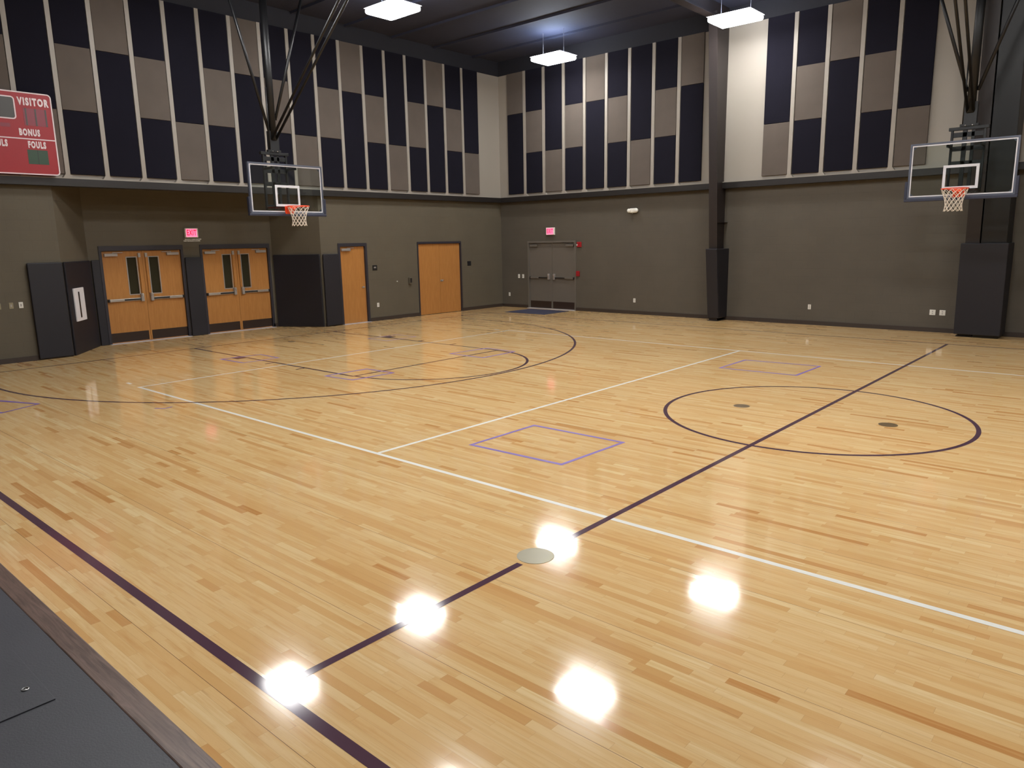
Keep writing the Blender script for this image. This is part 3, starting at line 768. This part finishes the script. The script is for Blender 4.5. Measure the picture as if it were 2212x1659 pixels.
# emergency light
e = empty('emergency_light', F((-8.69, 0, 2.93)), 'white emergency light high on the back wall left of the slim column', 'emergency light')
m = MB(); m.box((-8.81, 0, 2.96), (-8.57, .09, 3.09), 'whiteplastic', F); m.build('housing', e, wloc(e), bevel=.03, seg=4)
for du in (-.12, .12):
    m = MB(); m.lathe([(.03, 0), (.055, .02), (.058, .07), (.045, .085), (.01, .09)], (0,0,0), 'whiteplastic', 20, F=lambda q, du=du: F((-8.69+du+q.x, .04+q.z, 3.025+q.y)))
    m.build('lamp_head', e, wloc(e), smooth=True)
m = MB(); m.box((-8.705, .09, 2.94), (-8.68, .1, 2.965), 'alu', F); m.build('test_button', e, wloc(e))

# ------------------------------------------------------------------ scoreboard
SX = ULX+.055
e = empty('scoreboard', (SX, -5.0, 3.66), 'red scoreboard with white lettering at the left edge of the door wall', 'scoreboard')
Y0, Y1, Z0, Z1 = -6.28, -3.80, 3.665, 5.20
def rrect(y0, y1, z0, z1, r, n=5):
    pts = []
    for cy, cz, a0 in ((y1-r, z1-r, 0), (y0+r, z1-r, 90), (y0+r, z0+r, 180), (y1-r, z0+r, 270)):
        for k in range(n+1):
            an = math.radians(a0+90*k/n); pts.append((cy+r*math.cos(an), cz+r*math.sin(an)))
    return pts
def slab(y0, y1, z0, z1, r, x0, x1, mat):
    m = MB(); p = rrect(y0, y1, z0, z1, r)
    m.hexa([(x0, a, b) for a, b in p], [(x1, a, b) for a, b in p], mat); return m
def ring(y0, y1, z0, z1, r, w, x0, x1, mat):
    m = MB(); p = rrect(y0, y1, z0, z1, r); q = rrect(y0+w, y1-w, z0+w, z1-w, max(.005, r-w)); n = len(p)
    vs = [(x0, a, b) for a, b in p]+[(x1, a, b) for a, b in p]+[(x0, a, b) for a, b in q]+[(x1, a, b) for a, b in q]
    fs = []
    for i in range(n):
        j = (i+1) % n
        fs += [(i, j, n+j, n+i), (2*n+i, 3*n+i, 3*n+j, 2*n+j), (n+i, n+j, 3*n+j, 3*n+i), (i, 2*n+i, 2*n+j, j)]
    m.add(vs, fs, mat); return m
so = wloc(e)
slab(Y0, Y1, Z0, Z1, .07, SX, SX+.12, 'red').build('cabinet', e, so)
XF = SX+.12
ring(Y0, Y1, Z0, Z1, .07, .022, XF-.001, XF+.004, 'score_white').build('border', e, so)
m = MB(); m.box((XF, Y0+.02, 4.325), (XF+.004, Y1-.02, 4.345), 'score_white'); m.build('divider_line', e, so)
slab(-5.52, -4.46, 4.70, 5.08, .05, XF, XF+.003, 'digit_dark').build('clock_window', e, so)
ring(-5.545, -4.435, 4.68, 5.10, .06, .022, XF+.001, XF+.006, 'score_white').build('clock_border', e, so)
m = MB(); m.box((XF, -4.72, 4.53), (XF+.003, -4.56, 4.60), 'digit_red'); m.build('period_window', e, so)
ym = 0.0
m = MB(); m.box((XF, -4.31, 4.585), (XF+.003, -3.91, 4.905), 'digit_red')
for y in (-4.27, -4.105, -3.93): m.box((XF+.003, y-.012, 4.585), (XF+.005, y+.012, 4.905), 'digit_dark')
m.build('score_window', e, so)
m = MB(); m.box((XF, -4.33, 3.865), (XF+.003, -3.98, 4.135), 'digit_green'); m.box((XF+.003, -4.16, 3.865), (XF+.004, -4.15, 4.135), 'blackplastic'); m.build('foul_window', e, so)
def ST(y, z): return lambda q: Vector((XF+.003+q.z, y+q.x, z+q.y))
text_mesh('lettering', 'VISITOR', .185, 'score_white', ST(-4.125, 5.02), e, .002, bold=.010, sx=.62, sp=1.3)
text_mesh('lettering', 'BONUS', .165, 'score_white', ST(-4.25, 4.45), e, .002, bold=.009, sx=.56, sp=1.25)
text_mesh('lettering', 'FOULS', .165, 'score_white', ST(-4.15, 4.225), e, .002, bold=.009, sx=.54, sp=1.25).location.z += .0
text_mesh('lettering', 'FOULS', .165, 'score_white', ST(-4.80, 4.225), e, .002, bold=.009, sx=.54, sp=1.25)
e['label'] = 'red scoreboard with white lettering at the left edge of the door wall'

# ------------------------------------------------------------------ basketball goals
def make_goal(org, face, label, ceil_z, mast_off, braces, back_brace, double=True):
    """org: centre of the backboard face on the floor plan; face: unit vector out of the glass"""
    f = Vector(face); s = Vector((-f.y, f.x, 0))       # s runs along the board
    def W(u, o, z): p = Vector(org)+s*u+f*o; return Vector((p.x, p.y, z))
    e = empty('basketball_goal', W(0, 0, 2.9), label, 'basketball goal', 'basketball goals hung from the roof')
    so = wloc(e)
    def bx(mm, u0, u1, o0, o1, z0, z1, mat):
        mm.box((u0, o0, z0), (u1, o1, z1), mat, lambda v: W(v[0], v[1], v[2]))
    zb, zt, hw = 2.905, 3.965, .915
    m = MB(); bx(m, -hw+.03, hw-.03, -.012, 0, zb+.03, zt-.03, 'board_glass'); bd = m.build('backboard', e, so)
    m = MB()
    for q in ((-hw, -hw+.03, zb, zt), (hw-.03, hw, zb, zt), (-hw+.03, hw-.03, zb, zb+.03), (-hw+.03, hw-.03, zt-.03, zt)):
        bx(m, q[0], q[1], -.05, .012, q[2], q[3], 'board_frame')
    m.build('board_frame', bd, wloc(bd))
    m = MB(); i = .035; w_ = .022
    for q in ((-hw+i, -hw+i+w_, zb+i, zt-i), (hw-i-w_, hw-i, zb+i, zt-i), (-hw+i+w_, hw-i-w_, zb+i, zb+i+w_), (-hw+i+w_, hw-i-w_, zt-i-w_, zt-i)):
        bx(m, q[0], q[1], .0, .002, q[2], q[3], 'board_white')
    m.build('border_line', bd, wloc(bd))
    m = MB(); z0 = 3.06; w_ = .05
    for q in ((-.305, -.305+w_, z0, z0+.455), (.305-w_, .305, z0, z0+.455), (-.305+w_, .305-w_, z0, z0+w_), (-.305+w_, .305-w_, z0+.455-w_, z0+.455)):
        bx(m, q[0], q[1], .0, .002, q[2], q[3], 'board_white')
    m.build('target_square', bd, wloc(bd))
    # bolt-on pad along the bottom, turning up both sides
    m = MB()
    bx(m, -hw-.05, hw+.05, -.05, .03, zb-.055, zb+.003, 'board_pad')
    bx(m, -hw-.05, -hw-.0, -.05, .03, zb+.003, zb+.34, 'board_pad'); bx(m, hw+.0, hw+.05, -.05, .03, zb+.003, zb+.34, 'board_pad')
    m.build('board_padding', e, so, bevel=.012, seg=3)
    # corner gussets behind the glass
    for su in (-1, 1):
        for (zc, sz) in ((zb+.03, 1), (zt-.03, -1)):
            m = MB()
            p = [W(su*(hw-.03), -.03, zc), W(su*(hw-.14), -.03, zc), W(su*(hw-.03), -.03, zc+sz*.11)]
            q_ = [v+f*.01 for v in p]; m.hexa(p, q_, 'board_frame')
            m.build('corner_gusset', e, so)
    # rim
    rc = W(0, .151+.229, 3.05)
    m = MB(); m.tube([rc+s*.229*math.cos(2*math.pi*k/48)+f*.229*math.sin(2*math.pi*k/48) for k in range(48)], .009, 'orange', 10, True)
    rim = m.build('rim', e, so, smooth=True)
    m = MB(); bx(m, -.10, .10, .002, .03, 2.90, 3.065, 'orange'); bx(m, -.08, .08, .03, .17, 3.0, 3.05, 'orange')
    bot = [W(-.08, .03, 2.91), W(.08, .03, 2.91), W(.07, .07, 2.93), W(-.07, .07, 2.93)]
    top = [W(-.08, .03, 3.0), W(.08, .03, 3.0), W(.075, .15, 3.0), W(-.075, .15, 3.0)]
    m.hexa(bot, top, 'orange')
    m.tube([W(-.07, .02, 3.03), W(-.15, .17, 3.045)], .008, 'orange'); m.tube([W(.07, .02, 3.03), W(.15, .17, 3.045)], .008, 'orange')
    m.build('rim_bracket', rim, wloc(rim))
    # net: crossed cords forming diamonds
    m = MB(); lv = [(0, .226, -.01), (1, .205, -.07), (2, .18, -.13), (3, .16, -.19), (4, .148, -.25), (5, .142, -.31), (6, .15, -.37), (7, .16, -.42)]
    K = 12
    def np_(k, i): 
        ang = 2*math.pi*(k+.5*(i % 2))/K; r, z = lv[i][1], lv[i][2]
        return rc+s*r*math.cos(ang)+f*r*math.sin(ang)+Vector((0, 0, z))
    for k in range(K):
        for i in range(len(lv)-1):
            a_ = np_(k, i)
            if i % 2 == 0: m.tube([a_, np_(k, i+1)], .0045, 'net', 5); m.tube([a_, np_((k-1) % K, i+1)], .0045, 'net', 5)
            else: m.tube([a_, np_(k, i+1)], .0045, 'net', 5); m.tube([a_, np_((k+1) % K, i+1)], .0045, 'net', 5)
    m.build('net', rim, wloc(rim))
    # rear ladder frame
    mo = mast_off
    m = MB()
    for su in (-.30, .26): bx(m, su, su+.04, mo-.04, mo+.02, 3.0, 4.22, 'black_steel')
    for z in (3.02, 3.52, 3.80, 4.06): bx(m, -.26, .26, mo-.03, mo+.01, z, z+.09, 'black_steel')
    bx(m, -.10, -.02, mo-.03, mo+.01, 3.0, 4.2, 'black_steel'); bx(m, .05, .11, mo-.03, mo+.01, 3.0, 4.2, 'black_steel')
    bx(m, -.34, .34, mo-.05, mo+.03, 4.19, 4.25, 'black_steel')
    for su in (-.30, .26):
        for z in (3.02, 3.86): bx(m, su, su+.04, mo+.02, -.05, z, z+.05, 'black_steel')
    m.build('board_mount', e, so, bevel=.004)
    m = MB(); bx(m, -.12, .12, mo-.06, mo+.04, 4.25, 4.70, 'black_steel'); bx(m, -.16, .16, mo-.05, mo+.03, 4.25, 4.30, 'black_steel')
    m.build('mast_bracket', e, so, bevel=.006)
    m = MB()
    for (u, z) in ((-.06, 4.27), (.06, 4.27), (-.06, 4.55), (.06, 4.55)):
        m.lathe([(.012, 0), (.012, .012), (.006, .016)], (0,0,0), 'alu', 8, F=lambda q, u=u, z=z: W(u+q.x, mo+.04+q.z, z+q.y))
    m.build('bolt', e, so)
    m = MB(); m.tube([W(0, mo, 4.5), W(0, mo, ceil_z)], .08, 'black_steel', 16)
    m.tube([W(-.11, mo+.03, 4.3), W(-.11, mo+.03, 5.6)], .014, 'black_steel', 8)
    m.build('mast', e, so, smooth=True)
    for (ub, zb_, ut) in braces:
        m = MB(); m.tube([W(ub, mo, zb_), W(ut, mo, ceil_z)], .032, 'black_steel', 12); m.build('side_brace', e, so, smooth=True)
    for du in ((-.05, .05) if double else (0,)):
        m = MB(); m.tube([W(du, mo+.02, 4.52), W(du*2, mo+back_brace, ceil_z)], .028, 'black_steel', 12); m.build('folding_brace', e, so, smooth=True)
    m = MB()
    for u in (-1.1, 1.1, 0): pass
    bx(m, -1.25, 1.25, mo-.05, mo+.05, ceil_z, ceil_z+.1, 'black_steel')
    bx(m, -.25, .25, mo+back_brace-.05, mo+back_brace+.05, ceil_z, ceil_z+.1, 'black_steel')
    m.build('ceiling_mount', e, so)
    return e
GZ = ZC-.1
make_goal((-11.6, .02, 0), (1, 0, 0), 'left basketball goal with glass backboard, in front of the wooden doors', GZ, -.42,
          [(-.09, 4.7, -.92), (.09, 4.95, 1.03)], 4.05)
make_goal((-.02, 7.5, 0), (0, -1, 0), 'right basketball goal with glass backboard, in front of the broad column', GZ, -.36,
          [(-.09, 4.9, -1.05), (.09, 4.9, 1.05)], 3.4)

# ------------------------------------------------------------------ lamps
first = None
ROWN = {7.95: '', 7.9: 'row nearest the back wall', 2.3: 'second row from the back wall', -1.6: 'third row', -6.0: 'row above the stage edge'}
VIS = {0: 'hanging lamp nearest the room corner, left of the back wall lamps', 3: 'hanging lamp by the slim steel column on the back wall', 1: 'hanging lamp above and right of the left basketball goal'}
for i, (x, y, z) in enumerate(LIGHTS):
    lab = VIS.get(i, 'bright rectangular hanging lamp, %s' % ROWN[y])
    if first is None:
        e = empty('ceiling_lamp', (0, 0, 0), lab, 'ceiling lamp', 'rectangular hanging gym lamps')
        m = MB(); m.hexa([(-.53,-.40,.04),(.53,-.40,.04),(.53,.40,.04),(-.53,.40,.04)], [(-.42,-.2,.10),(.42,-.2,.10),(.42,.2,.10),(-.42,.2,.10)], 'fixture'); m.build('housing', e)
        m = MB(); m.box((-.52,-.39,-.08),(.52,.39,.04), 'lens'); m.build('lens', e, bevel=.055, seg=5)
        m = MB(); m.box((-.40,-.18,.10),(.40,.18,.106), 'slot'); m.build('added_ceiling_glow', e)  # added emitter that brightens the ceiling above each lamp
        m = MB(); m.tube([(-.36,0,.11),(-.36,0,.9)], .004, 'satin', 6); m.tube([(.36,0,.11),(.36,0,.9)], .004, 'satin', 6); m.build('suspension_cable', e)
        first = e
    else:
        src = first; e = src.copy(); COL.objects.link(e)
        for ch in list(src.children):
            c_ = ch.copy(); COL.objects.link(c_); c_.parent = e
        e['label'] = lab
    e.location = (x, y, z)
for o in COL.objects:
    if o.name.startswith('suspension_cable'): o.scale.z = 1.0
for o in list(COL.objects):
    if o.name.startswith('suspension_cable'):
        h = ZC-o.parent.location.z-.001
        o.scale.z = h/.9 if h > .12 else 1

# ------------------------------------------------------------------ floor plates and tape
def disc(x, y, r, mat, name, label, cat, group=None):
    m = MB(); m.lathe([(r, 0), (r, .0022), (r*.96, .003)], (x, y, 0), mat, 40)
    return tag(m.build(name, loc=(x, y, 0)), label, cat, group)
pg = 'round floor socket covers'
disc(-.89, -.06, .105, 'brass', 'floor_cover', 'round bronze floor cover inside the circle, left of the purple centre line', 'floor cover', pg)
disc(.90, .02, .105, 'brass', 'floor_cover', 'round bronze floor cover inside the circle, right of the purple centre line', 'floor cover', pg)
disc(0.0, -5.47, .135, 'grey_plate', 'floor_cover', 'pale grey round cover on the centre line near the camera', 'floor cover', pg)
disc(-12.0, .09, .09, 'brass', 'floor_cover', 'small round floor cover under the left basketball goal', 'floor cover', pg)
def tape(pts, label, w=.042, closed=True, z=.0016):
    m = strip('t', pts, w, 'tape', z, closed, .0004)
    o = m.build('tape_square' if closed else 'tape_scrap', loc=(pts[0][0], pts[0][1], 0))
    return tag(o, label, 'floor tape', 'purple tape marks on the floor')
tape([(-2.43,-3.66), (-2.43,-2.56), (-1.15,-2.55), (-1.19,-3.62)], 'purple tape square nearest the camera, beside the centre line', .045)
tape([(-2.44,2.49), (-2.44,3.52), (-1.13,3.62), (-1.14,2.54)], 'purple tape rectangle beyond the centre circle near the far sideline', .045)
tape([(-10.85,-2.25), (-10.03,-2.22), (-10.02,-1.46), (-10.74,-1.44)], 'purple tape square over the near lane line by the lane block', .045)
tape([(-7.48,-2.1), (-6.78,-2.05), (-6.75,-1.2), (-7.47,-1.23)], 'purple tape square at the near end of the free throw line', .045)
tape([(-7.54,.93), (-6.62,.92), (-6.63,1.88), (-7.44,1.93)], 'purple tape square at the far end of the free throw line', .045)
tape([(-9.78,-6.3), (-9.03,-6.0), (-8.78,-6.52), (-9.5,-6.8)], 'purple tape square at the left edge of the picture', .045)
tape([(-10.9,1.45), (-10.2,1.45), (-10.2,2.35), (-10.9,2.35)], 'purple tape square over the far lane line', .026)
tape([(-7.3,-5.06), (-7.17,-4.98), (-7.2,-4.86)], 'crumpled scrap of purple tape left of the white sideline', .03, False)

# ------------------------------------------------------------------ stage
m = MB(); m.box((LX+.002, FY+.002, 0), (RX-.002, STY-.09, STZ), 'stage')
st = m.build('stage', loc=(0, STY, 0)); tag(st, 'raised stage with dark grey floor in the lower left corner', 'stage')
m = MB(); m.box((LX+.002, STY-.09, STZ-.06), (RX-.002, STY, STZ+.002), 'nosing'); nz = m.build('stage_nosing', st, wloc(st), bevel=.006)
nz['label'] = 'dark walnut edge board'
m = MB(); m.box((LX+.002, STY-.089, .0), (RX-.002, STY-.02, STZ-.06), 'nosing'); m.build('stage_front', st, wloc(st))
e = empty('floor_pocket', (.0, -8.75, STZ), 'dark square floor pocket lid with a ring pull on the stage', 'floor pocket')
m = MB(); m.box((-.22, -9.0, STZ), (.28, -8.575, STZ+.005), 'stage'); m.build('lid', e, wloc(e), bevel=.001)
m = MB(); m.tube([(.13+.011*math.cos(k*math.pi/8), -8.63+.011*math.sin(k*math.pi/8), STZ+.0075) for k in range(16)], .0022, 'alu', 6, True)
m.lathe([(.004, 0), (.004, .002)], (.13, -8.63, STZ+.005), 'alu', 10)
m.build('ring_pull', e, wloc(e), smooth=True)
